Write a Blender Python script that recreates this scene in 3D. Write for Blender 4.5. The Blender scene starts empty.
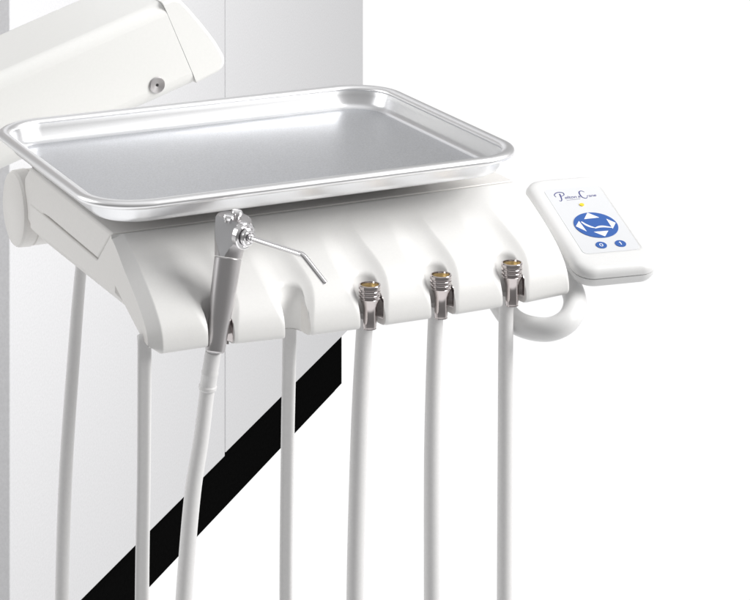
import bpy, bmesh, math, random
from mathutils import Vector, Matrix
R = math.radians
sc = bpy.context.scene
C = sc.collection

# ------------------------------------------------------------------ camera
CAM_Z = 1.422
cam_d = bpy.data.cameras.new("camera")
cam = bpy.data.objects.new("camera", cam_d)
C.objects.link(cam)
cam.location = (0, 0, CAM_Z)
cam.rotation_euler = (R(90), 0, 0)
cam_d.sensor_fit = 'HORIZONTAL'
cam_d.sensor_width = 36.0
cam_d.lens = 2375.0 / 750.0 * 36.0
cam_d.shift_x = 0.0
cam_d.shift_y = -1.0
cam_d.clip_end = 200
sc.camera = cam

# ------------------------------------------------------------------ studio surroundings: white sweep in front of the lens, dimmer room elsewhere
world = bpy.data.worlds.new("World")
sc.world = world
world.use_nodes = True
nt = world.node_tree
nt.nodes.clear()
out = nt.nodes.new('ShaderNodeOutputWorld')
bg = nt.nodes.new('ShaderNodeBackground')
tc = nt.nodes.new('ShaderNodeTexCoord')
sep = nt.nodes.new('ShaderNodeSeparateXYZ')
nt.links.new(tc.outputs['Generated'], sep.inputs[0])
def zramp(stops):
    mr = nt.nodes.new('ShaderNodeMapRange')
    mr.inputs['From Min'].default_value = -1; mr.inputs['From Max'].default_value = 1
    nt.links.new(sep.outputs['Z'], mr.inputs['Value'])
    r = nt.nodes.new('ShaderNodeValToRGB'); el = r.color_ramp.elements
    r.color_ramp.interpolation = 'EASE'
    while len(el) < len(stops): el.new(0.5)
    for k, (z, v) in enumerate(stops):
        el[k].position = (z + 1) / 2; el[k].color = (v, v * 0.995, v * 0.99, 1) if v < 0.9 else (v, v, v, 1)
    nt.links.new(mr.outputs['Result'], r.inputs['Fac'])
    return r
back_r = zramp([(-1, 1.02), (-0.14, 1.02), (0.06, 0.38), (0.36, 0.36), (0.76, 0.55), (1, 0.95)])      # white paper sweep below and behind, grey room above
front_r = zramp([(-1, 1.2), (-0.64, 1.2), (-0.46, 0.26), (-0.15, 0.20), (0.12, 0.22), (0.48, 0.44), (0.80, 0.55), (1, 0.95)])   # unlit room on the photographer's side
fm = nt.nodes.new('ShaderNodeMapRange'); fm.interpolation_type = 'SMOOTHSTEP'
fm.inputs['From Min'].default_value = -0.35; fm.inputs['From Max'].default_value = 0.35
nt.links.new(sep.outputs['Y'], fm.inputs['Value'])
mixw = nt.nodes.new('ShaderNodeMix'); mixw.data_type = 'RGBA'
nt.links.new(fm.outputs['Result'], mixw.inputs[0])
nt.links.new(front_r.outputs['Color'], mixw.inputs[6])
nt.links.new(back_r.outputs['Color'], mixw.inputs[7])
xm = nt.nodes.new('ShaderNodeMapRange'); xm.interpolation_type = 'SMOOTHSTEP'      # the room is darker to the left
xm.inputs['From Min'].default_value = -0.85; xm.inputs['From Max'].default_value = -0.32
xm.inputs['To Min'].default_value = 1.0; xm.inputs['To Max'].default_value = 1.0
nt.links.new(sep.outputs['X'], xm.inputs['Value'])
sc_n = nt.nodes.new('ShaderNodeVectorMath'); sc_n.operation = 'SCALE'
nt.links.new(mixw.outputs[2], sc_n.inputs[0]); nt.links.new(xm.outputs['Result'], sc_n.inputs['Scale'])
nt.links.new(sc_n.outputs['Vector'], bg.inputs['Color'])
bg.inputs['Strength'].default_value = 1.0
nt.links.new(bg.outputs['Background'], out.inputs['Surface'])

def area(name, loc, target, size, size_y, watts, col=(1, 1, 1)):
    d = bpy.data.lights.new(name, 'AREA')
    d.shape = 'RECTANGLE'; d.size = size; d.size_y = size_y
    d.energy = watts; d.color = col
    o = bpy.data.objects.new(name, d); C.objects.link(o)
    o.location = loc
    o.rotation_euler = (Vector(target) - Vector(loc)).to_track_quat('-Z', 'Y').to_euler()
    return o
area("softbox_key", (2.05, 1.6, 1.95), (-0.05, 2.1, 0.9), 1.2, 1.2, 53, (1.0, 0.99, 0.97))
top = area("added_cabinet_fill", (0.9, 1.9, 2.1), (-0.42, 2.85, 0.85), 0.6, 0.6, 5.2)  # added lamp out of view, brightens the near end of the cabinet
top.data.spread = R(85)
area("added_left_fill", (-1.7, 2.0, 1.55), (-0.1, 1.8, 0.9), 1.0, 1.0, 9)  # unseen fill added to lift the left faces and right tray wall

sc.view_settings.view_transform = 'Standard'
sc.view_settings.look = 'None'
sc.view_settings.exposure = 0.0
sc.view_settings.gamma = 1.0
sc.view_settings.use_curve_mapping = False

# ------------------------------------------------------------------ materials
def mat(name, col, rough=0.5, metal=0.0, noise=0.0, nscale=300.0, bump=0.0, bscale=600.0, spec=0.5, coat=0.0, stretch=None, emit=None):
    m = bpy.data.materials.new(name); m.use_nodes = True
    t = m.node_tree; b = t.nodes['Principled BSDF']
    b.inputs['Base Color'].default_value = (*col, 1)
    b.inputs['Roughness'].default_value = rough
    b.inputs['Metallic'].default_value = metal
    b.inputs['Specular IOR Level'].default_value = spec
    b.inputs['Coat Weight'].default_value = coat
    if emit:
        b.inputs['Emission Color'].default_value = (*emit[0], 1)
        b.inputs['Emission Strength'].default_value = emit[1]
    co = t.nodes.new('ShaderNodeTexCoord')
    vec = co.outputs['Object']
    if stretch:
        mp = t.nodes.new('ShaderNodeMapping'); mp.inputs['Scale'].default_value = stretch
        t.links.new(vec, mp.inputs['Vector']); vec = mp.outputs['Vector']
    if noise > 0:
        n = t.nodes.new('ShaderNodeTexNoise'); n.inputs['Scale'].default_value = nscale; n.inputs['Detail'].default_value = 6
        t.links.new(vec, n.inputs['Vector'])
        r = t.nodes.new('ShaderNodeMapRange')
        r.inputs['From Min'].default_value = 0.3; r.inputs['From Max'].default_value = 0.7
        r.inputs['To Min'].default_value = 1 - noise; r.inputs['To Max'].default_value = 1 + noise
        t.links.new(n.outputs['Fac'], r.inputs['Value'])
        mx = t.nodes.new('ShaderNodeVectorMath'); mx.operation = 'SCALE'
        mx.inputs[0].default_value = col
        t.links.new(r.outputs['Result'], mx.inputs['Scale'])
        t.links.new(mx.outputs['Vector'], b.inputs['Base Color'])
        r2 = t.nodes.new('ShaderNodeMapRange')
        r2.inputs['From Min'].default_value = 0.3; r2.inputs['From Max'].default_value = 0.7
        r2.inputs['To Min'].default_value = rough * (1 - noise); r2.inputs['To Max'].default_value = min(1, rough * (1 + noise))
        t.links.new(n.outputs['Fac'], r2.inputs['Value'])
        t.links.new(r2.outputs['Result'], b.inputs['Roughness'])
    if bump > 0:
        n = t.nodes.new('ShaderNodeTexNoise'); n.inputs['Scale'].default_value = bscale; n.inputs['Detail'].default_value = 3
        t.links.new(vec, n.inputs['Vector'])
        bp = t.nodes.new('ShaderNodeBump'); bp.inputs['Strength'].default_value = bump; bp.inputs['Distance'].default_value = 0.0004
        t.links.new(n.outputs['Fac'], bp.inputs['Height'])
        t.links.new(bp.outputs['Normal'], b.inputs['Normal'])
    return m

M = {}
M['plastic'] = mat('white_plastic', (0.765, 0.76, 0.75), 0.38, noise=0.012, nscale=500, bump=0.05, bscale=1500)
M['side'] = mat('warm_grey_plastic', (0.75, 0.735, 0.715), 0.42, noise=0.02, nscale=500, bump=0.06, bscale=1500)
M['side_dark'] = mat('beige_grey_plastic', (0.55, 0.53, 0.51), 0.45, noise=0.02, nscale=500, bump=0.06, bscale=1500)
M['arm'] = mat('arm_enamel', (0.75, 0.75, 0.735), 0.40, noise=0.012, nscale=400, bump=0.05, bscale=1200)
M['pad'] = mat('pad_plastic', (0.71, 0.71, 0.71), 0.36, noise=0.01, nscale=500, bump=0.05, bscale=1500)
M['overlay'] = mat('overlay_film', (0.65, 0.66, 0.68), 0.30)
M['hose'] = mat('hose_vinyl', (0.72, 0.715, 0.715), 0.36, noise=0.02, nscale=400, bump=0.08, bscale=900)
M['tray'] = mat('satin_steel', (0.80, 0.805, 0.82), 0.29, 1.0, noise=0.012, nscale=700)
M['tray_floor'] = mat('steel_dim_reflection', (0.60, 0.61, 0.63), 0.44, 1.0, noise=0.11, nscale=750, bump=0.10, bscale=1600)  # same metal as the walls, its dimmer reflection put into a darker colour
M['rim'] = mat('polished_steel', (0.88, 0.88, 0.89), 0.36, 1.0)
M['chrome'] = mat('chrome', (0.57, 0.525, 0.52), 0.13, 1.0)
M['bright'] = mat('bright_chrome', (0.84, 0.83, 0.84), 0.14, 1.0)
M['satin'] = mat('satin_chrome', (0.55, 0.535, 0.54), 0.36, 1.0, noise=0.01, nscale=900)
M['facet'] = mat('matt_grey_metal', (0.66, 0.66, 0.675), 0.5, 0.25)
M['brass'] = mat('brass', (0.78, 0.68, 0.48), 0.34, 1.0)
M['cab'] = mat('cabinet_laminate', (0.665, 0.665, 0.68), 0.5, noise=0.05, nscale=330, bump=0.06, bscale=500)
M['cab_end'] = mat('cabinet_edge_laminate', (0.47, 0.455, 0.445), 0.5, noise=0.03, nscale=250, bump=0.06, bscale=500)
M['black'] = mat('black_plinth', (0.004, 0.004, 0.004), 0.9, noise=0.2, nscale=200, spec=0.0)
M['dark'] = mat('dark_gap', (0.02, 0.02, 0.02), 0.7)
M['blue'] = mat('blue_print', (0.025, 0.10, 0.36), 0.4)
M['navy'] = mat('navy_print', (0.03, 0.035, 0.20), 0.45)
M['white'] = mat('white_print', (0.84, 0.84, 0.84), 0.4)
M['yellow'] = mat('yellow_lens', (0.85, 0.62, 0.03), 0.3)

# ------------------------------------------------------------------ helpers.  Local axes of the unit: u along the console, w towards the back, z up
ANG = R(25.8)
CA, SA = math.cos(ANG), math.sin(ANG)
def W(u, w, z):
    return Vector((u * CA - w * SA, u * SA + w * CA, z))

def thing(name, label, cat, loc, rot=(0, 0, 0), group=None):
    o = bpy.data.objects.new(name, None); C.objects.link(o)
    o.empty_display_size = 0.02
    o.location = loc; o.rotation_euler = rot
    o['label'] = label; o['category'] = cat
    if group: o['group'] = group
    return o

def weight_edges(bm, test):
    l = bm.edges.layers.float.new('bevel_weight_edge')
    for e in bm.edges: e[l] = 1.0 if test(*[v.co for v in e.verts]) else 0.0

def obj(name, bm, m, parent, smooth=True, sharp=35, bevel=0.0, seg=3, sub=0):
    me = bpy.data.meshes.new(name)
    bmesh.ops.recalc_face_normals(bm, faces=bm.faces)
    bm.to_mesh(me); bm.free()
    me.materials.append(m)
    if smooth:
        for p in me.polygons: p.use_smooth = True
        me.set_sharp_from_angle(angle=R(sharp))
    o = bpy.data.objects.new(name, me); C.objects.link(o)
    o.parent = parent
    if bevel > 0:
        b = o.modifiers.new('bevel', 'BEVEL'); b.width = bevel; b.segments = seg; b.limit_method = 'ANGLE'; b.angle_limit = R(30)
        b.harden_normals = False
        if 'bevel_weight_edge' in me.attributes: b.limit_method = 'WEIGHT'
    if sub:
        s = o.modifiers.new('sub', 'SUBSURF'); s.levels = sub; s.render_levels = sub
    return o

class Frame:
    """turns (u, w, z) into a thing's own coordinates"""
    def __init__(s, u, w, z): s.o = Vector((u, w, z))
    def __call__(s, u, w, z): return Vector((u, w, z)) - s.o
    def world(s): return W(*s.o)

def spline(pts, n=10):
    P = [Vector(p) for p in pts]
    P = [P[0] * 2 - P[1]] + P + [P[-1] * 2 - P[-2]]
    o = []
    for i in range(1, len(P) - 2):
        for k in range(n):
            t = k / n
            a, b, c, d = P[i - 1], P[i], P[i + 1], P[i + 2]
            o.append(0.5 * ((2 * b) + (c - a) * t + (2 * a - 5 * b + 4 * c - d) * t * t + (3 * b - a - 3 * c + d) * t ** 3))
    o.append(P[-2].copy())
    return o

def lerp_list(v, n):
    r = []
    for i in range(len(v) - 1):
        for k in range(n): r.append(v[i] + (v[i + 1] - v[i]) * k / n)
    r.append(v[-1]); return r

def add_tube(bm, pts, radii, seg=20, caps=True, sx=1.0, sq=0.0, rot=0.0):
    n = len(pts)
    if not isinstance(radii, (list, tuple)): radii = [radii] * n
    prev = None; rings = []
    for i in range(n):
        t = (pts[min(i + 1, n - 1)] - pts[max(i - 1, 0)]).normalized()
        if prev is None:
            ref = Vector((0, 1, 0)) if abs(t.y) < 0.9 else Vector((1, 0, 0))
            x = (ref - t * ref.dot(t)).normalized()
        else:
            x = (prev - t * prev.dot(t)).normalized()
        prev = x; y = t.cross(x)
        rings.append([bm.verts.new(pts[i] + (x * math.cos(a) + y * math.sin(a) * sx) * radii[i] * (1.0 if not sq else 0.90 / (abs(math.cos(a - rot)) ** sq + abs(math.sin(a - rot)) ** sq) ** (1 / sq)))
                      for a in [2 * math.pi * k / seg for k in range(seg)]])
    for a, b in zip(rings, rings[1:]):
        for k in range(seg):
            bm.faces.new((a[k], a[(k + 1) % seg], b[(k + 1) % seg], b[k]))
    if caps:
        bm.faces.new(rings[0]); bm.faces.new(rings[-1][::-1])
    return rings

def add_lathe(bm, p0, axis, prof, seg=40, cap0=True, cap1=True):
    """prof: list of (distance along axis, radius)"""
    axis = Vector(axis).normalized(); p0 = Vector(p0)
    ref = Vector((0, 0, 1)) if abs(axis.z) < 0.9 else Vector((1, 0, 0))
    x = (ref - axis * ref.dot(axis)).normalized(); y = axis.cross(x)
    rings = []
    for d, r in prof:
        rings.append([bm.verts.new(p0 + axis * d + (x * math.cos(a) + y * math.sin(a)) * r)
                      for a in [2 * math.pi * k / seg for k in range(seg)]])
    for a, b in zip(rings, rings[1:]):
        for k in range(seg):
            bm.faces.new((a[k], a[(k + 1) % seg], b[(k + 1) % seg], b[k]))
    if cap0: bm.faces.new(rings[0])
    if cap1: bm.faces.new(rings[-1])

def add_prism(bm, poly, a, b, f):
    """poly of 2-D points; f(p, t) -> Vector, extruded from t=a to t=b"""
    A = [bm.verts.new(f(p, a)) for p in poly]; B = [bm.verts.new(f(p, b)) for p in poly]
    n = len(poly)
    bm.faces.new(A); bm.faces.new(B[::-1])
    for i in range(n): bm.faces.new((A[i], B[i], B[(i + 1) % n], A[(i + 1) % n]))

def add_box(bm, lo, hi):
    add_prism(bm, [(lo[0], lo[1]), (hi[0], lo[1]), (hi[0], hi[1]), (lo[0], hi[1])], lo[2], hi[2], lambda p, t: Vector((p[0], p[1], t)))

def smooth01(a, b, x):
    t = max(0.0, min(1.0, (x - a) / (b - a))); return t * t * (3 - 2 * t)

def interp(tab, x):
    if x <= tab[0][0]: return tab[0][1]
    for (x0, y0), (x1, y1) in zip(tab, tab[1:]):
        if x <= x1: return y0 + (y1 - y0) * (x - x0) / (x1 - x0)
    return tab[-1][1]

def rrect(hx, hy, r, n=12, cx=0, cy=0):
    p = []
    for sx, sy, a0 in ((1, 1, 0), (-1, 1, 90), (-1, -1, 180), (1, -1, 270)):
        for k in range(n + 1):
            a = R(a0 + 90 * k / n)
            p.append((cx + sx * (hx - r) + r * math.cos(a), cy + sy * (hy - r) + r * math.sin(a)))
    return p

def loft(bm, rings, cap0=True, cap1=True):
    V = [[bm.verts.new(p) for p in r] for r in rings]
    n = len(V[0])
    for a, b in zip(V, V[1:]):
        for k in range(n): bm.faces.new((a[k], a[(k + 1) % n], b[(k + 1) % n], b[k]))
    if cap0: bm.faces.new(V[0][::-1])
    if cap1: bm.faces.new(V[-1])

# ------------------------------------------------------------------ cabinet behind the unit (own axes: x along its front, y into it)
CABA = math.atan2(0.9531, 0.3027)
cab = thing('cabinet', 'tall pale grey two-door cabinet with a black toe kick, standing behind the tray unit', 'cabinet', (-0.1614, 3.621, 0), (0, 0, CABA))
T0, T1, TS = -0.880, 0.466, -0.184
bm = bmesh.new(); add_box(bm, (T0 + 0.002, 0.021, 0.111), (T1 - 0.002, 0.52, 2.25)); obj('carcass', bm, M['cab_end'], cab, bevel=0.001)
for a, b, zb in ((T0, TS - 0.0016, 0.108), (TS + 0.0016, T1, 0.112)):
    bm = bmesh.new(); add_box(bm, (a, 0, zb), (b, 0.0195, 2.25)); obj('door', bm, M['cab'], cab, bevel=0.0012, seg=2)
bm = bmesh.new(); add_box(bm, (T0 + 0.03, 0.03, 0.0), (0.405, 0.5, 0.1105)); add_box(bm, (0.4065, 0.0305, 0.0), (0.442, 0.5, 0.1105))
obj('toe_kick', bm, M['black'], cab, bevel=0.001)
bm = bmesh.new()
add_prism(bm, rrect(0.045, 0.0255, 0.006, 6), 0, 0.007, lambda p, t: Vector((T0 + 0.002 - t, 0.0325 + 0.045 + p[0] + 0.0, 0.985 + p[1])))
obj('socket_plate', bm, M['plastic'], cab, bevel=0.002)

# ------------------------------------------------------------------ support arm behind the tray
AW = 2.03
fr = Frame(0.70, AW, 0.90)
arm = thing('support_arm', 'thick white support arm with a rounded end and round metal screw, slanting behind the tray', 'arm', fr.world(), (0, 0, ANG))
def arm_pt(p, t): return fr(p[0], t, p[1])
sl = (1.0088 - 0.958) / (0.767 - 0.614)
def atop(u): return 0.958 + sl * (u - 0.614)
lo_sl = (0.9328 - 0.8725) / (0.8002 - 0.614)
def abot(u): return 0.8725 + lo_sl * (u - 0.614)
us = 0.30
def seam_u(z): return 0.8002 + (0.7655 - 0.8002) * (z - 0.9328) / (1.0121 - 0.9328)
body = [(us, abot(us)), (0.8000, abot(0.8000)), (seam_u(1.0085) - 0.0003, 1.0095), (us, atop(us))]
bm = bmesh.new(); add_prism(bm, body, AW, AW + 0.125, arm_pt)
def off_seam(a, b):
    on = lambda p: abs((p.x + 0.70) - seam_u(p.z + 0.90)) < 0.0016
    return not (on(a) and on(b)) and not (a.x < -0.39 and b.x < -0.39)
weight_edges(bm, off_seam)
obj('beam', bm, M['arm'], arm, bevel=0.012, seg=5)
cap = [(0.8003, abot(0.8003) + 0.0004), (0.8209, 0.9412), (0.8256, 0.9445), (0.8282, 0.9495), (0.8275, 0.9555), (0.8190, 0.9700), (0.8075, 0.9850), (0.7940, 1.0010), (0.7850, 1.0105), (0.7780, 1.0130), (seam_u(1.0098) + 0.0003, 1.0100)]
bm = bmesh.new(); add_prism(bm, cap, AW, AW + 0.125, arm_pt)
weight_edges(bm, off_seam)
obj('end_cap', bm, M['arm'], arm, bevel=0.012, seg=5)
bm = bmesh.new(); add_lathe(bm, fr(0.7612, AW + 0.002, 0.9357), (0, -1, 0), [(0, 0.0075), (0.0030, 0.0075), (0.0038, 0.0068), (0.0032, 0.0035), (0.0028, 0.0014), (0.0008, 0.0012)], 32)
scr = obj('screw', bm, M['satin'], arm)
bm = bmesh.new(); add_lathe(bm, fr(0.7612, AW - 0.0005, 0.9357), (0, -1, 0), [(0, 0.0013), (0.0004, 0.0013)], 16)
obj('socket', bm, M['dark'], scr)

# ------------------------------------------------------------------ delivery console
UL, UR = 0.590, 0.934
fc = Frame(0.76, 1.72, 0.85)
con = thing('delivery_console', 'white instrument console with five scalloped cradles along its sloping front, under the metal tray', 'console', fc.world(), (0, 0, ANG))
front = [(1.6685, 0.9145), (1.6655, 0.9138), (1.655, 0.9095), (1.640, 0.9025), (1.622, 0.893), (1.607, 0.8838), (1.596, 0.8755), (1.589, 0.868), (1.5858, 0.861), (1.585, 0.8545), (1.5862, 0.8512), (1.589, 0.8495), (1.592, 0.8492), (1.600, 0.8503), (1.612, 0.854), (1.640, 0.8645), (1.664, 0.874)]
CR = [0.644, 0.704, 0.7647, 0.8238, 0.8847]
CHW, CHR = 1.597, 0.0090
def prof_pts():
    P = [Vector((a, b, 0)) for a, b in front]
    dense = spline(P[:13], 8) + spline(P[12:], 4)[1:]
    return [(p.x, p.y) for p in dense]
PP = prof_pts()
def wfront(z):
    best = None
    for (w0, z0), (w1, z1) in zip(PP, PP[1:]):
        if z1 <= z <= z0: return w0 + (w1 - w0) * (z0 - z) / max(1e-9, z0 - z1)
    return PP[0][0]
def panel_bm():
    bm = bmesh.new()
    n = len(PP)
    nrm = []
    for i in range(n):
        a = PP[max(0, i - 1)]; b = PP[min(n - 1, i + 1)]
        t = Vector((b[0] - a[0], b[1] - a[1])); t.normalize()
        nrm.append(Vector((-t.y, t.x)))            # points into the body
    us = []
    u = UL
    while u < UR - 1e-6:
        us.append(u); u += 0.00055
    us.append(UR)
    rows = []
    for ui in us:
        row = []
        sag = interp([(0.593, 0), (0.6325, 0.0002), (0.711, 0.0036), (0.7564, 0.0046), (0.8205, 0.0052), (0.8927, 0.0047), (0.9343, 0.0028)], ui)
        ch0 = max(0.0, 1 - (ui - UL) / 0.0090) * 0.0064
        ch1 = 0.0030 * (1 - math.sqrt(max(0, 1 - (1 - min(1, (UR - ui) / 0.0030)) ** 2)))
        for i, (w, z) in enumerate(PP):
            d = max(ch0 * (0.45 + 0.55 * smooth01(0.9145, 0.900, z)), ch1)
            for uk in CR:
                du = ui - uk
                if abs(du) > 0.03: continue
                if i < 100:
                    hw = 0.0150 + 0.0040 * smooth01(0.91, 0.885, z) - 0.006 * smooth01(0.882, 0.858, z)
                    x = (du + 0.0040 * smooth01(0.875, 0.90, z)) / hw
                    if abs(x) < 1:
                        bump = (1 - max(0.0, x) ** 2.6) ** 1.5 if x > 0 else (1 - abs(x) ** 2) ** 2
                        d += 0.0036 * bump * smooth01(0.912, 0.884, z) * (1 - 0.6 * smooth01(0.872, 0.856, z))
            pw = w + nrm[i].x * d * (1 if i < 100 else 0.6); pz = z + nrm[i].y * d - sag * smooth01(0.884, 0.858, z) * smooth01(1.668, 1.600, w if i > 90 else 1.55) 
            for uk in CR:
                du = ui - uk
                r = CHR + 0.0022 * smooth01(0.866, 0.882, pz)
                if abs(du) < r + 0.012:
                    q = r * r - du * du
                    back = CHW + (math.sqrt(q) if q > 0 else -(abs(du) - r) * 11.0)
                    k = 0.0026
                    h = max(k - abs(pw - back), 0) / k
                    pw = max(pw, back) + h * h * k * 0.25
            row.append(bm.verts.new(fc(ui, pw, pz)))
        # inner return
        row.append(bm.verts.new(fc(ui, 1.690, 0.8795))); row.append(bm.verts.new(fc(ui, 1.7010, 0.8868)))
        row.append(bm.verts.new(fc(ui, 1.6695, 0.9143)))
        rows.append(row)
    m = len(rows[0])
    for a, b in zip(rows, rows[1:]):
        for k in range(m):
            bm.faces.new((a[k], b[k], b[(k + 1) % m], a[(k + 1) % m]))
    bm.faces.new(rows[0]); bm.faces.new(rows[-1][::-1])
    return bm
fp = obj('front_panel', panel_bm(), M['plastic'], con, sharp=24)
fp.data.materials.append(M['side'])
for p in fp.data.polygons:
    if p.normal.x < -0.98: p.material_index = 1

def fcp(p, t): return fc(t, p[0], p[1])
# upper housing (side cover) from behind the panel back to the roller
house = [(1.6712, 0.9146), (1.872, 0.9166), (1.886, 0.905), (1.884, 0.875), (1.862, 0.868), (1.846, 0.8835), (1.834, 0.8878), (1.822, 0.8885), (1.7034, 0.8873)]
bm = bmesh.new(); add_prism(bm, house, UL + 0.001, UR - 0.001, fcp); obj('housing', bm, M['side'], con, bevel=0.0022, seg=3)
# lower bracket arm with a chamfered bottom edge
def brk(bm):
    u0, u1 = UL + 0.0004, UL + 0.19
    rear, frnt = 1.868, 1.662
    sec = lambda w, rz, bz, top: [(u0, w, top), (u0, w, rz), (u0 + 0.013, w, bz), (u1 - 0.013, w, bz), (u1, w, rz), (u1, w, top)]
    A = [bm.verts.new(fc(*p)) for p in sec(rear, 0.8690, 0.8555, 0.8880)]
    B = [bm.verts.new(fc(*p)) for p in sec(frnt, 0.8731, 0.8585, 0.8866)]
    bm.faces.new(A); bm.faces.new(B[::-1])
    for i in range(6): bm.faces.new((A[i], B[i], B[(i + 1) % 6], A[(i + 1) % 6]))
bm = bmesh.new(); brk(bm); obj('bracket', bm, M['side'], con, bevel=0.001)
# rear roller with end discs
bm = bmesh.new()
add_lathe(bm, fc(UL - 0.0025, 1.9075, 0.8745), (1, 0, 0), [(0, 0.027), (0.001, 0.0298), (0.003, 0.0312), (0.012, 0.0318), (0.0125, 0.0300), (0.014, 0.0300), (0.0145, 0.0312), (UR - UL - 0.01, 0.0312), (UR - UL - 0.004, 0.0312), (UR - UL - 0.002, 0.028)], 64)
obj('roller', bm, M['side'], con, sharp=28)
# tray rests
for uu in (0.64, 0.84):
    bm = bmesh.new(); add_box(bm, (*fc(uu, 1.70, 0)[:2], 0.9140 - 0.85), (*fc(uu + 0.03, 1.84, 0)[:2], 0.9318 - 0.85)); obj('tray_rest', bm, M['side_dark'], con, bevel=0.002)
bm = bmesh.new(); add_lathe(bm, fc(0.5955, 1.872, 0.912), (0, 0, 1), [(0, 0.0022), (0.006, 0.0022), (0.0062, 0.0034), (0.009, 0.0034), (0.0095, 0.002), (0.0190, 0.002)], 16); obj('locating_pin', bm, M['satin'], con)
# grab handle under the right end
hp = [(0.9060, 1.690, 0.866), (0.9030, 1.664, 0.848), (0.8990, 1.636, 0.832), (0.8995, 1.608, 0.8235), (0.9110, 1.583, 0.8240), (0.9270, 1.578, 0.8300), (0.9420, 1.592, 0.8385), (0.9495, 1.616, 0.847), (0.9520, 1.642, 0.854), (0.9470, 1.672, 0.859), (0.930, 1.69, 0.862)]
bm = bmesh.new(); q = spline([fc(*p) for p in hp], 10); add_tube(bm, q, 0.0090, 28)
obj('grab_handle', bm, M['pad'], con, sharp=60)
# metal clips lining four of the cradles
def clip_bm(uk):
    bm = bmesh.new()
    r = CHR - 0.0005
    S = []
    for z in [0.8462 + 0.0013 * k for k in range(20)]:
        wf = max(wfront(z) + 0.0012, 1.5878) + 0.0035 * smooth01(0.8500, 0.8462, z) + 0.006 * smooth01(0.864, 0.8712, z)
        fl = 0.0014 * smooth01(0.864, 0.880, z)
        path = [(math.sin(R(a)) * (r + fl), CHW + math.cos(R(a)) * (r + fl)) for a in range(20, 91, 7)]
        w_end = min(CHW - 0.0005, wf)
        path += [(r + fl + 0.0011 * t, CHW + (w_end - CHW) * t) for t in (0.33, 0.66, 1.0)]
        S.append([(uk + p[0], p[1], z) for p in path])
    for off in (0.0, 0.0005):
        V = [[bm.verts.new(fc(p[0] + off, p[1], p[2])) for p in row] for row in S]
        for a, b in zip(V, V[1:]):
            for k in range(len(a) - 1): bm.faces.new((a[k], a[k + 1], b[k + 1], b[k]))
        if off == 0.0: V0 = V
    n = len(V[0]) - 1
    for A, B in zip(range(len(V) - 1), range(1, len(V))):
        bm.faces.new((V0[A][n], V[A][n], V[B][n], V0[B][n])); bm.faces.new((V0[A][0], V0[B][0], V[B][0], V[A][0]))
    for k in range(n):
        bm.faces.new((V0[0][k], V[0][k], V[0][k + 1], V0[0][k + 1])); bm.faces.new((V0[-1][k], V0[-1][k + 1], V[-1][k + 1], V[-1][k]))
    return bm
for k in (0, 2, 3, 4):
    obj('holder_clip', clip_bm(CR[k]), M['chrome'], con, sharp=50)

# ------------------------------------------------------------------ instrument tray
ft = Frame(0.7404, 1.757, 0.932)
tray = thing('instrument_tray', 'shallow rectangular stainless steel tray with rounded corners lying on the console', 'tray', ft.world(), (0, 0, ANG))
HX, HY, CRN = 0.1803, 0.1414, 0.046
def ring(ins, z):
    r = CRN - ins
    return [Vector((x, y, z)) for x, y in rrect(HX - ins, HY - ins, r, 16)]
RZ = 0.0180                                                   # rim height above the bottom
pan = [(0.0090, RZ - 0.0012), (0.0097, RZ - 0.0026), (0.0110, 0.0120), (0.0128, 0.0055), (0.0150, 0.0026), (0.0178, 0.0012), (0.022, 0.0010), (0.05, 0.0009), (0.09, 0.0009)]
under = [(0.0215, 0.0), (0.0175, 0.0002), (0.0143, 0.0016), (0.0120, 0.0048), (0.0100, 0.0118), (0.0086, RZ - 0.0036)]
def ring2(ins, z):
    r = max(CRN - ins, 0.006)
    return [Vector((x, y, z)) for x, y in rrect(HX - ins, HY - ins, r, 16)]
bm = bmesh.new(); loft(bm, [ring2(*p) for p in under] + [ring2(*p) for p in pan], True, True)
pn = obj('pan', bm, M['tray'], tray, sharp=60)
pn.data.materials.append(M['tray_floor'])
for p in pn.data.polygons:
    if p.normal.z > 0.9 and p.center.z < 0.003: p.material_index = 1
bm = bmesh.new()
pr = []
for k in range(20):
    a = R(360 * k / 20)
    pr.append((0.0050 - 0.0050 * math.cos(a), RZ - 0.0020 + 0.0034 * math.sin(a)))
V = [[bm.verts.new(p) for p in ring2(*q)] for q in pr]
nn = len(V[0])
for i in range(len(V)):
    a, b = V[i], V[(i + 1) % len(V)]
    for k in range(nn): bm.faces.new((a[k], a[(k + 1) % nn], b[(k + 1) % nn], b[k]))
obj('rolled_rim', bm, M['rim'], tray, sharp=60)

# ------------------------------------------------------------------ control pad
pc = Vector((0.1736, 1.90, 0.8868))
PR = (R(17), 0, R(17))
pad = thing('control_pad', 'white rounded keypad with a round blue direction button, beside the console', 'control pad', pc, PR)
mm = 0.001
def prring(hx, hy, r, z, cx=-2.2, cy=-1.5): return [Vector((x * mm, y * mm, z * mm)) for x, y in rrect(hx, hy, r, 12, cx, cy)]
bm = bmesh.new()
loft(bm, [prring(29, 61, 12, -17), prring(32.5, 64.5, 14.5, -16), prring(34, 66, 15, -13), prring(34.2, 66.2, 15, -9.2)], True, True)
obj('back_shell', bm, M['pad'], pad, sharp=40)
bm = bmesh.new()
loft(bm, [prring(33.5, 65.5, 15, -9.3), prring(33.6, 65.6, 15, -8.4), prring(34.6, 66.6, 15.5, -8.0), prring(34.6, 66.6, 15.5, -5.5), prring(33.4, 65.4, 15, -2.6), prring(31.2, 63.2, 14, -0.9), prring(28.5, 60.5, 12, -0.2), prring(26.5, 49.5, 6, 0.0, -0.8, 0.6), prring(25.0, 47.2, 5, -0.1, -0.4, 0.7), prring(24.4, 46.6, 5, -0.5, -0.4, 0.7)], True, True)
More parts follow.
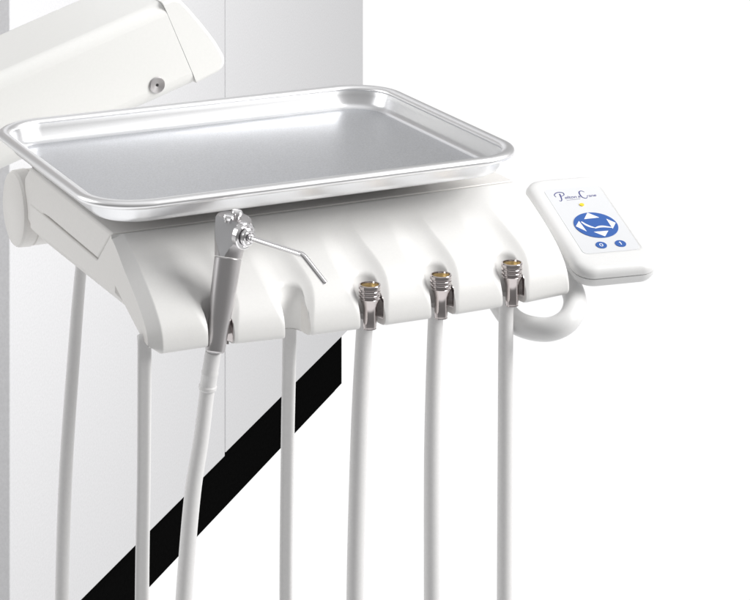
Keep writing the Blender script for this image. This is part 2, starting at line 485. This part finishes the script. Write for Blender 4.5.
obj('top_shell', bm, M['pad'], pad, sharp=40)
bm = bmesh.new(); loft(bm, [prring(24.2, 46.4, 4.6, -0.9, -0.4, 0.7), prring(24.2, 46.4, 4.6, -0.25, -0.4, 0.7)]); ov = obj('overlay', bm, M['overlay'], pad)
# bracket to the console
bm = bmesh.new(); add_box(bm, (-0.062, -0.020, -0.014), (-0.034, 0.030, -0.006)); obj('mounting_bracket', bm, M['pad'], pad, bevel=0.002)
def disc(name, cx, cy, r, z0, z1, m, parent, seg=64, sy=1.0):
    bm = bmesh.new(); add_prism(bm, [((cx + r * math.cos(2 * math.pi * k / seg)) * mm, (cy + r * sy * math.sin(2 * math.pi * k / seg)) * mm) for k in range(seg)], z0 * mm, z1 * mm, lambda p, t: Vector((p[0], p[1], t)))
    return obj(name, bm, m, parent, sharp=30)
def flat(name, poly, z0, z1, m, parent):
    bm = bmesh.new(); add_prism(bm, [(x * mm, y * mm) for x, y in poly], z0 * mm, z1 * mm, lambda p, t: Vector((p[0], p[1], t)))
    return obj(name, bm, m, parent, smooth=False)
def stroke(bm, pts, wid, z0, z1, n=8):
    P = spline([Vector((x * mm, y * mm, 0)) for x, y in pts], n)
    L, Rr = [], []
    for i, p in enumerate(P):
        t = (P[min(i + 1, len(P) - 1)] - P[max(0, i - 1)]).normalized(); nv = Vector((-t.y, t.x, 0))
        f = wid(i / (len(P) - 1)) if callable(wid) else wid
        L.append(p + nv * f * mm / 2); Rr.append(p - nv * f * mm / 2)
    for a, b, c, d in zip(L, L[1:], Rr[1:], Rr):
        v = [bm.verts.new(Vector((q.x, q.y, z * mm))) for z in (z0, z1) for q in (a, b, c, d)]
        for f in ((0, 1, 2, 3), (7, 6, 5, 4), (0, 4, 5, 1), (1, 5, 6, 2), (2, 6, 7, 3), (3, 7, 4, 0)): bm.faces.new([v[k] for k in f])
db = disc('direction_button', 0, -8.7, 17.9, -0.3, 0.15, M['blue'], pad)
for tri in ([(-0.4, 9.0), (6.6, 0.9), (-6.6, 0.5)], [(11.6, -1.6), (17.0, -8.4), (11.4, -16.2)], [(-11.8, -1.4), (-17.0, -8.2), (-10.9, -16.6)], [(-5.6, -18.0), (6.8, -18.2), (1.2, -25.4)]):
    flat('arrow', tri, 0.1, 0.22, M['white'], db)
bm = bmesh.new()
stroke(bm, [(-10.2, -2.6), (-8.3, -7.0), (-5.4, -10.6), (-2.6, -12.6)], lambda t: 1.0 + 1.2 * math.sin(math.pi * t), 0.1, 0.22)
stroke(bm, [(-2.6, -13.2), (1.5, -11.8), (5.4, -12.0), (11.5, -14.3)], lambda t: 1.0 + 1.4 * math.sin(math.pi * t), 0.1, 0.22)
obj('chair_symbol', bm, M['white'], db, smooth=False)
b0 = disc('round_button', -6.3, -36.2, 4.5, -0.3, 0.12, M['blue'], pad, 40)
bm = bmesh.new(); stroke(bm, [(-6.3 + 1.2 * math.sin(a), -36.2 + 1.8 * math.cos(a)) for a in [2 * math.pi * k / 12 for k in range(13)]], 0.6, 0.08, 0.2, 3)
obj('mark', bm, M['white'], b0, smooth=False)
b1 = disc('round_button', 9.9, -36.5, 4.5, -0.3, 0.12, M['blue'], pad, 40)
bm = bmesh.new(); stroke(bm, [(9.2, -35.2), (10.1, -34.6), (10.1, -38.4)], 0.7, 0.08, 0.2, 3)
obj('mark', bm, M['white'], b1, smooth=False)
disc('indicator_light', -0.7, 20.9, 1.9, -0.3, 0.5, M['yellow'], pad, 24)
# maker's lettering: script capitals drawn as strokes, small letters as text
bm = bmesh.new()
z0, z1 = -0.3, -0.12
stroke(bm, [(-13.0, 39.2), (-13.4, 35.5), (-14.2, 31.0), (-15.6, 29.0), (-16.8, 29.9)], lambda t: 0.45 + 0.7 * (1 - t), z0, z1)
stroke(bm, [(-17.6, 35.2), (-18.0, 38.2), (-15.6, 40.9), (-12.4, 41.6), (-9.7, 40.3), (-9.9, 37.4), (-12.8, 35.6)], lambda t: 0.4 + 0.5 * math.sin(math.pi * t), z0 + 0.005, z1 + 0.006)
stroke(bm, [(8.6, 39.0), (6.6, 40.9), (4.4, 40.0), (3.5, 36.5), (3.9, 32.2), (6.2, 29.9), (8.3, 31.3)], lambda t: 0.4 + 0.6 * math.sin(math.pi * t), z0, z1)
stroke(bm, [(-10.5, 29.4), (-3.0, 29.6), (1.6, 30.0)], 0.22, z0, z1)
obj('capital_letters', bm, M['navy'], pad, smooth=False)
def text(name, s, x, y, size, parent, sx=1.0):
    cu = bpy.data.curves.new(name, 'FONT'); cu.body = s; cu.size = size * mm; cu.extrude = 0.00006; cu.shear = 0.25; cu.space_character = 0.95
    tmp = bpy.data.objects.new('tmp', cu); C.objects.link(tmp)
    me = bpy.data.meshes.new_from_object(tmp.evaluated_get(bpy.context.evaluated_depsgraph_get()))
    bpy.data.objects.remove(tmp); bpy.data.curves.remove(cu)
    me.name = name; me.materials.clear(); me.materials.append(M['navy'])
    t = bpy.data.objects.new(name, me); C.objects.link(t); t.parent = parent; t.location = (x * mm, y * mm, -0.2 * mm); t.scale = (sx, 1, 1)
    return t
text('lettering', 'elton', -11.2, 31.6, 5.6, pad, 0.95)
text('lettering', '&', 0.4, 31.9, 3.6, pad)
text('lettering', 'rane', 7.9, 31.6, 5.2, pad, 0.95)

# ------------------------------------------------------------------ hoses
def tail(u, w, z):       # below the picture the hoses swing back and gather under the unit
    return [(u, w, 0.50), (u - 0.02, w + 0.02, 0.40), (0.5 * u + 0.33, w + 0.09, 0.315), (0.63 + (u - 0.7) * 0.12, 1.80, 0.30)]
def hose_bm(f, pts, radii, sq=0.0, rot=0.0):
    bm = bmesh.new(); P = spline([f(*p) for p in pts], 12); add_tube(bm, P, lerp_list(radii, 12), 32, sq=sq, rot=rot); return bm

cpl_prof = [(a * 0.86, b) for a, b in [(-0.0008, 0.0050), (0.0, 0.0048), (0.002, 0.0051), (0.006, 0.0050), (0.012, 0.0049), (0.018, 0.0053), (0.0215, 0.0064), (0.0245, 0.0075), (0.0252, 0.0078), (0.0258, 0.0072), (0.0266, 0.0072), (0.0273, 0.0079), (0.0285, 0.0079), (0.0292, 0.0073), (0.0300, 0.0073), (0.0307, 0.0081), (0.0320, 0.0081), (0.0327, 0.0075), (0.0335, 0.0075), (0.0342, 0.0083), (0.0368, 0.0083), (0.0374, 0.0079), (0.0374, 0.0070), (0.036, 0.0068)]]
hz = [((0.7650, 1.5915, 0.8440), (0.7668, 1.5955, 0.8785), [(0.7650, 1.5985, 0.850), (0.7640, 1.600, 0.83), (0.7602, 1.600, 0.7582), (0.7569, 1.600, 0.6395)], 0.0062,
       'grey hose with ridged chrome connector in the first cradle right of the empty one'),
      ((0.8246, 1.5915, 0.8435), (0.8265, 1.5955, 0.8780), [(0.8250, 1.5985, 0.850), (0.8240, 1.600, 0.83), (0.8214, 1.600, 0.7406), (0.8212, 1.600, 0.6271)], 0.0058,
       'slim grey hose with ridged chrome connector in the middle one of the three connector cradles'),
      ((0.8858, 1.5915, 0.8445), (0.8870, 1.5955, 0.8795), [(0.8862, 1.5985, 0.850), (0.8853, 1.600, 0.83), (0.8846, 1.600, 0.72), (0.8840, 1.600, 0.615)], 0.0057,
       'grey hose with ridged chrome connector in the cradle nearest the control pad')]
cp_mesh = br_mesh = None
for (b, t, pts, r, lab) in hz:
    f = Frame(*b)
    h = thing('instrument_hose', lab, 'hose', f.world(), (0, 0, ANG), 'hoses with chrome connectors in the console cradles')
    p = pts + tail(*pts[-1])
    obj('tube', hose_bm(f, p, [r] * 2 + [r * 1.03] * (len(p) - 2)), M['hose'], h, sharp=60)
    if cp_mesh is None:
        bm = bmesh.new(); add_lathe(bm, (0, 0, 0), (0.0, 0.0, 1), cpl_prof, 48, True, False)
        cpl = obj('connector', bm, M['chrome'], h, sharp=25); cp_mesh = cpl.data
        bm = bmesh.new(); add_lathe(bm, (0, 0, 0), (0, 0, 1), [(0.0312, 0.00695), (0.026, 0.0067), (0.0257, 0.0045), (0.0257, 0.0020), (0.027, 0.0018), (0.027, 0.0005)], 40, False, True)
        br = obj('bore', bm, M['brass'], cpl); br_mesh = br.data
    else:
        c2 = cpl.copy(); C.objects.link(c2); c2.parent = h
        b2 = br.copy(); C.objects.link(b2); b2.parent = c2

def plain_hose(lab, pts, radii, base, tl=True, sq=0.0):
    f = Frame(*base)
    h = thing('instrument_hose', lab, 'hose', f.world(), (0, 0, ANG))
    p = pts + (tail(*pts[-1]) if tl else [])
    rr = radii + [radii[-1]] * (len(p) - len(radii))
    obj('tube', hose_bm(f, p, rr, sq, R(28)), M['hose'], h, sharp=60)
    return h, f
plain_hose('light grey hose hanging straight down from the empty cradle that holds no connector', [(0.7108, 1.6150, 0.868), (0.7106, 1.6150, 0.8500), (0.7085, 1.6150, 0.75), (0.7073, 1.6150, 0.65)], [0.0058, 0.0058, 0.0054, 0.0052], (0.7106, 1.6, 0.85), True, 5.0)
plain_hose('grey hose hanging from beneath the front left corner of the console, beside the syringe', [(0.5925, 1.606, 0.858), (0.5912, 1.602, 0.845), (0.5899, 1.60, 0.76), (0.5886, 1.60, 0.6719)], [0.0056, 0.0056, 0.0054, 0.0056], (0.591, 1.6, 0.85), True, 5.0)
plain_hose('thin grey hose curving down from the bracket behind the console front', [(0.612, 1.800, 0.862), (0.6095, 1.800, 0.8384), (0.6058, 1.800, 0.7952), (0.5983, 1.800, 0.6934), (0.595, 1.800, 0.591), (0.594, 1.80, 0.45), (0.60, 1.80, 0.34), (0.62, 1.805, 0.30)], [0.0046, 0.0047, 0.0050, 0.0053, 0.0055], (0.61, 1.8, 0.85), False)

# ------------------------------------------------------------------ air/water syringe
B0 = Vector((0.6403, 1.589, 0.8455)); B1 = Vector((0.6557, 1.602, 0.9070))
ax = (B1 - B0).normalized(); L = (B1 - B0).length
fs = Frame(*B0)
syr = thing('air_water_syringe', 'satin metal dental syringe with a thin bent nozzle, leaning in a console cradle', 'syringe', fs.world(), (0, 0, ANG))
o0 = Vector((0, 0, 0))
bm = bmesh.new()
add_lathe(bm, o0, ax, [(-0.001, 0.0060), (0.0, 0.0070), (0.003, 0.0073), (0.012, 0.0076), (0.022, 0.0082), (L * 0.6, 0.0092), (L - 0.004, 0.0099), (L - 0.0005, 0.0100), (L, 0.0097)], 56)
obj('grip', bm, M['satin'], syr, sharp=30)
# head: a stubby cylinder with a flat slanting facet
bm = bmesh.new()
hax = Vector((0.10, -0.16, 1.0)).normalized()
H0 = ax * L
add_lathe(bm, H0 - ax * 0.001, ax, [(0.0014, 0.0100), (0.0030, 0.0103)], 64, True, False)
hp_ = [(0.0030, 0.0103), (0.008, 0.0110), (0.016, 0.0124), (0.0225, 0.0131), (0.0280, 0.0134), (0.0290, 0.0129)]
bmesh.ops.delete(bm, geom=bm.verts[:], context='VERTS')
rings = []
for d, rr in [(0.0005, 0.0100)] + hp_:
    k = smooth01(0.0, 0.022, d)
    dirn = (ax * (1 - k) + hax * k).normalized()
    cpt = H0 + (ax * (1 - k * 0.5) + hax * k * 0.5).normalized() * d if d < 0.022 else H0 + (ax * 0.5 + hax * 0.5).normalized() * 0.022 + hax * (d - 0.022)
    xx = Vector((1, 0, 0)); xx = (xx - dirn * xx.dot(dirn)).normalized(); yy = dirn.cross(xx)
    rings.append([cpt + (xx * math.cos(t) + yy * math.sin(t)) * rr for t in [2 * math.pi * q / 64 for q in range(64)]])
loft(bm, rings)
HT = H0 + (ax * 0.5 + hax * 0.5).normalized() * 0.022 + hax * 0.0070        # centre of the top face
HM = H0 + (ax * 0.5 + hax * 0.5).normalized() * 0.022
fn = Vector((-0.76, -0.64, 0.26)).normalized()
fh = Vector((fn.x, fn.y, 0)).normalized()
pt = H0 + ax * 0.006 + fh * 0.0105
geom = bm.verts[:] + bm.edges[:] + bm.faces[:]
r = bmesh.ops.bisect_plane(bm, geom=geom, plane_co=pt, plane_no=fn, clear_outer=True)
ed = [x for x in r['geom_cut'] if isinstance(x, bmesh.types.BMEdge)]
nf = bmesh.ops.contextual_create(bm, geom=ed)
for f in nf['faces']: f.material_index = 1
head = obj('head', bm, M['satin'], syr, sharp=30)
head.data.materials.append(M['facet'])
top = HT + hax * 0.0002
for du, dw in ((-0.0060, -0.0030), (0.0026, 0.0022)):
    bm = bmesh.new(); add_lathe(bm, top + Vector((du, dw, -0.001)) + Vector((0, 0, -0.16 * -dw)), hax, [(0, 0.0028), (0.0022, 0.0028), (0.0024, 0.0040), (0.0042, 0.0042), (0.0052, 0.0036), (0.0050, 0.0015)], 28)
    obj('push_button', bm, M['bright'], head, sharp=25)
nd = Vector((0.34, -0.935, -0.05)).normalized()
nc = HM - hax * 0.003
bm = bmesh.new(); add_lathe(bm, nc + nd * 0.0105, nd, [(0, 0.0098), (0.0040, 0.0098), (0.0048, 0.0090), (0.0048, 0.0078), (0.0035, 0.0076), (0.0035, 0.0068), (0.0078, 0.0064), (0.0085, 0.0055), (0.0085, 0.0042), (0.0070, 0.0038), (0.0070, 0.0030), (0.0118, 0.0028), (0.0122, 0.0018)], 40)
obj('nozzle_nut', bm, M['bright'], head, sharp=25)
s0 = nc + nd * 0.016
bend = fs(0.6841, 1.532, 0.9242); tip = fs(0.6939, 1.516, 0.9075)
d1 = (bend - s0).normalized(); d2 = (tip - bend).normalized()
pts = [s0, s0 + (bend - s0) * 0.5, bend - d1 * 0.006, bend - d1 * 0.003, bend + (d2 - d1) * 0.0005, bend + d2 * 0.003, bend + d2 * 0.006, bend + (tip - bend) * 0.6, tip]
bm = bmesh.new(); P = spline(pts, 6); add_tube(bm, P, 0.0020, 20)
noz = obj('nozzle', bm, M['bright'], syr, sharp=50)
bm = bmesh.new(); add_lathe(bm, tip - d2 * 0.0002, d2, [(0, 0.0007), (0.0004, 0.0007)], 12); obj('orifice', bm, M['dark'], noz)
hp = [(0.6420, 1.5945, 0.850), (0.6412, 1.5965, 0.838), (0.6388, 1.600, 0.8150), (0.6340, 1.600, 0.780), (0.6268, 1.600, 0.7367), (0.6205, 1.600, 0.6657), (0.6180, 1.602, 0.60)]
pp = hp + tail(*hp[-1])
obj('hose', hose_bm(fs, pp, [0.0052, 0.0053, 0.0054, 0.0056] + [0.0060] * (len(pp) - 4)), M['hose'], syr, sharp=60)
c0 = fs(0.6415, 1.5955, 0.843); c1 = fs(0.6387, 1.600, 0.8145); cx = (c1 - c0); cl = cx.length
bm = bmesh.new(); add_lathe(bm, c0, cx, [(0, 0.0056), (0.003, 0.0059), (cl * 0.5, 0.0059), (cl * 0.5 + 0.001, 0.0062), (cl * 0.5 + 0.0025, 0.0062), (cl * 0.5 + 0.0035, 0.0059), (cl - 0.004, 0.0060), (cl - 0.003, 0.0066), (cl - 0.001, 0.0066), (cl, 0.0060)], 32)
obj('hose_sleeve', bm, M['hose'], syr, sharp=30)
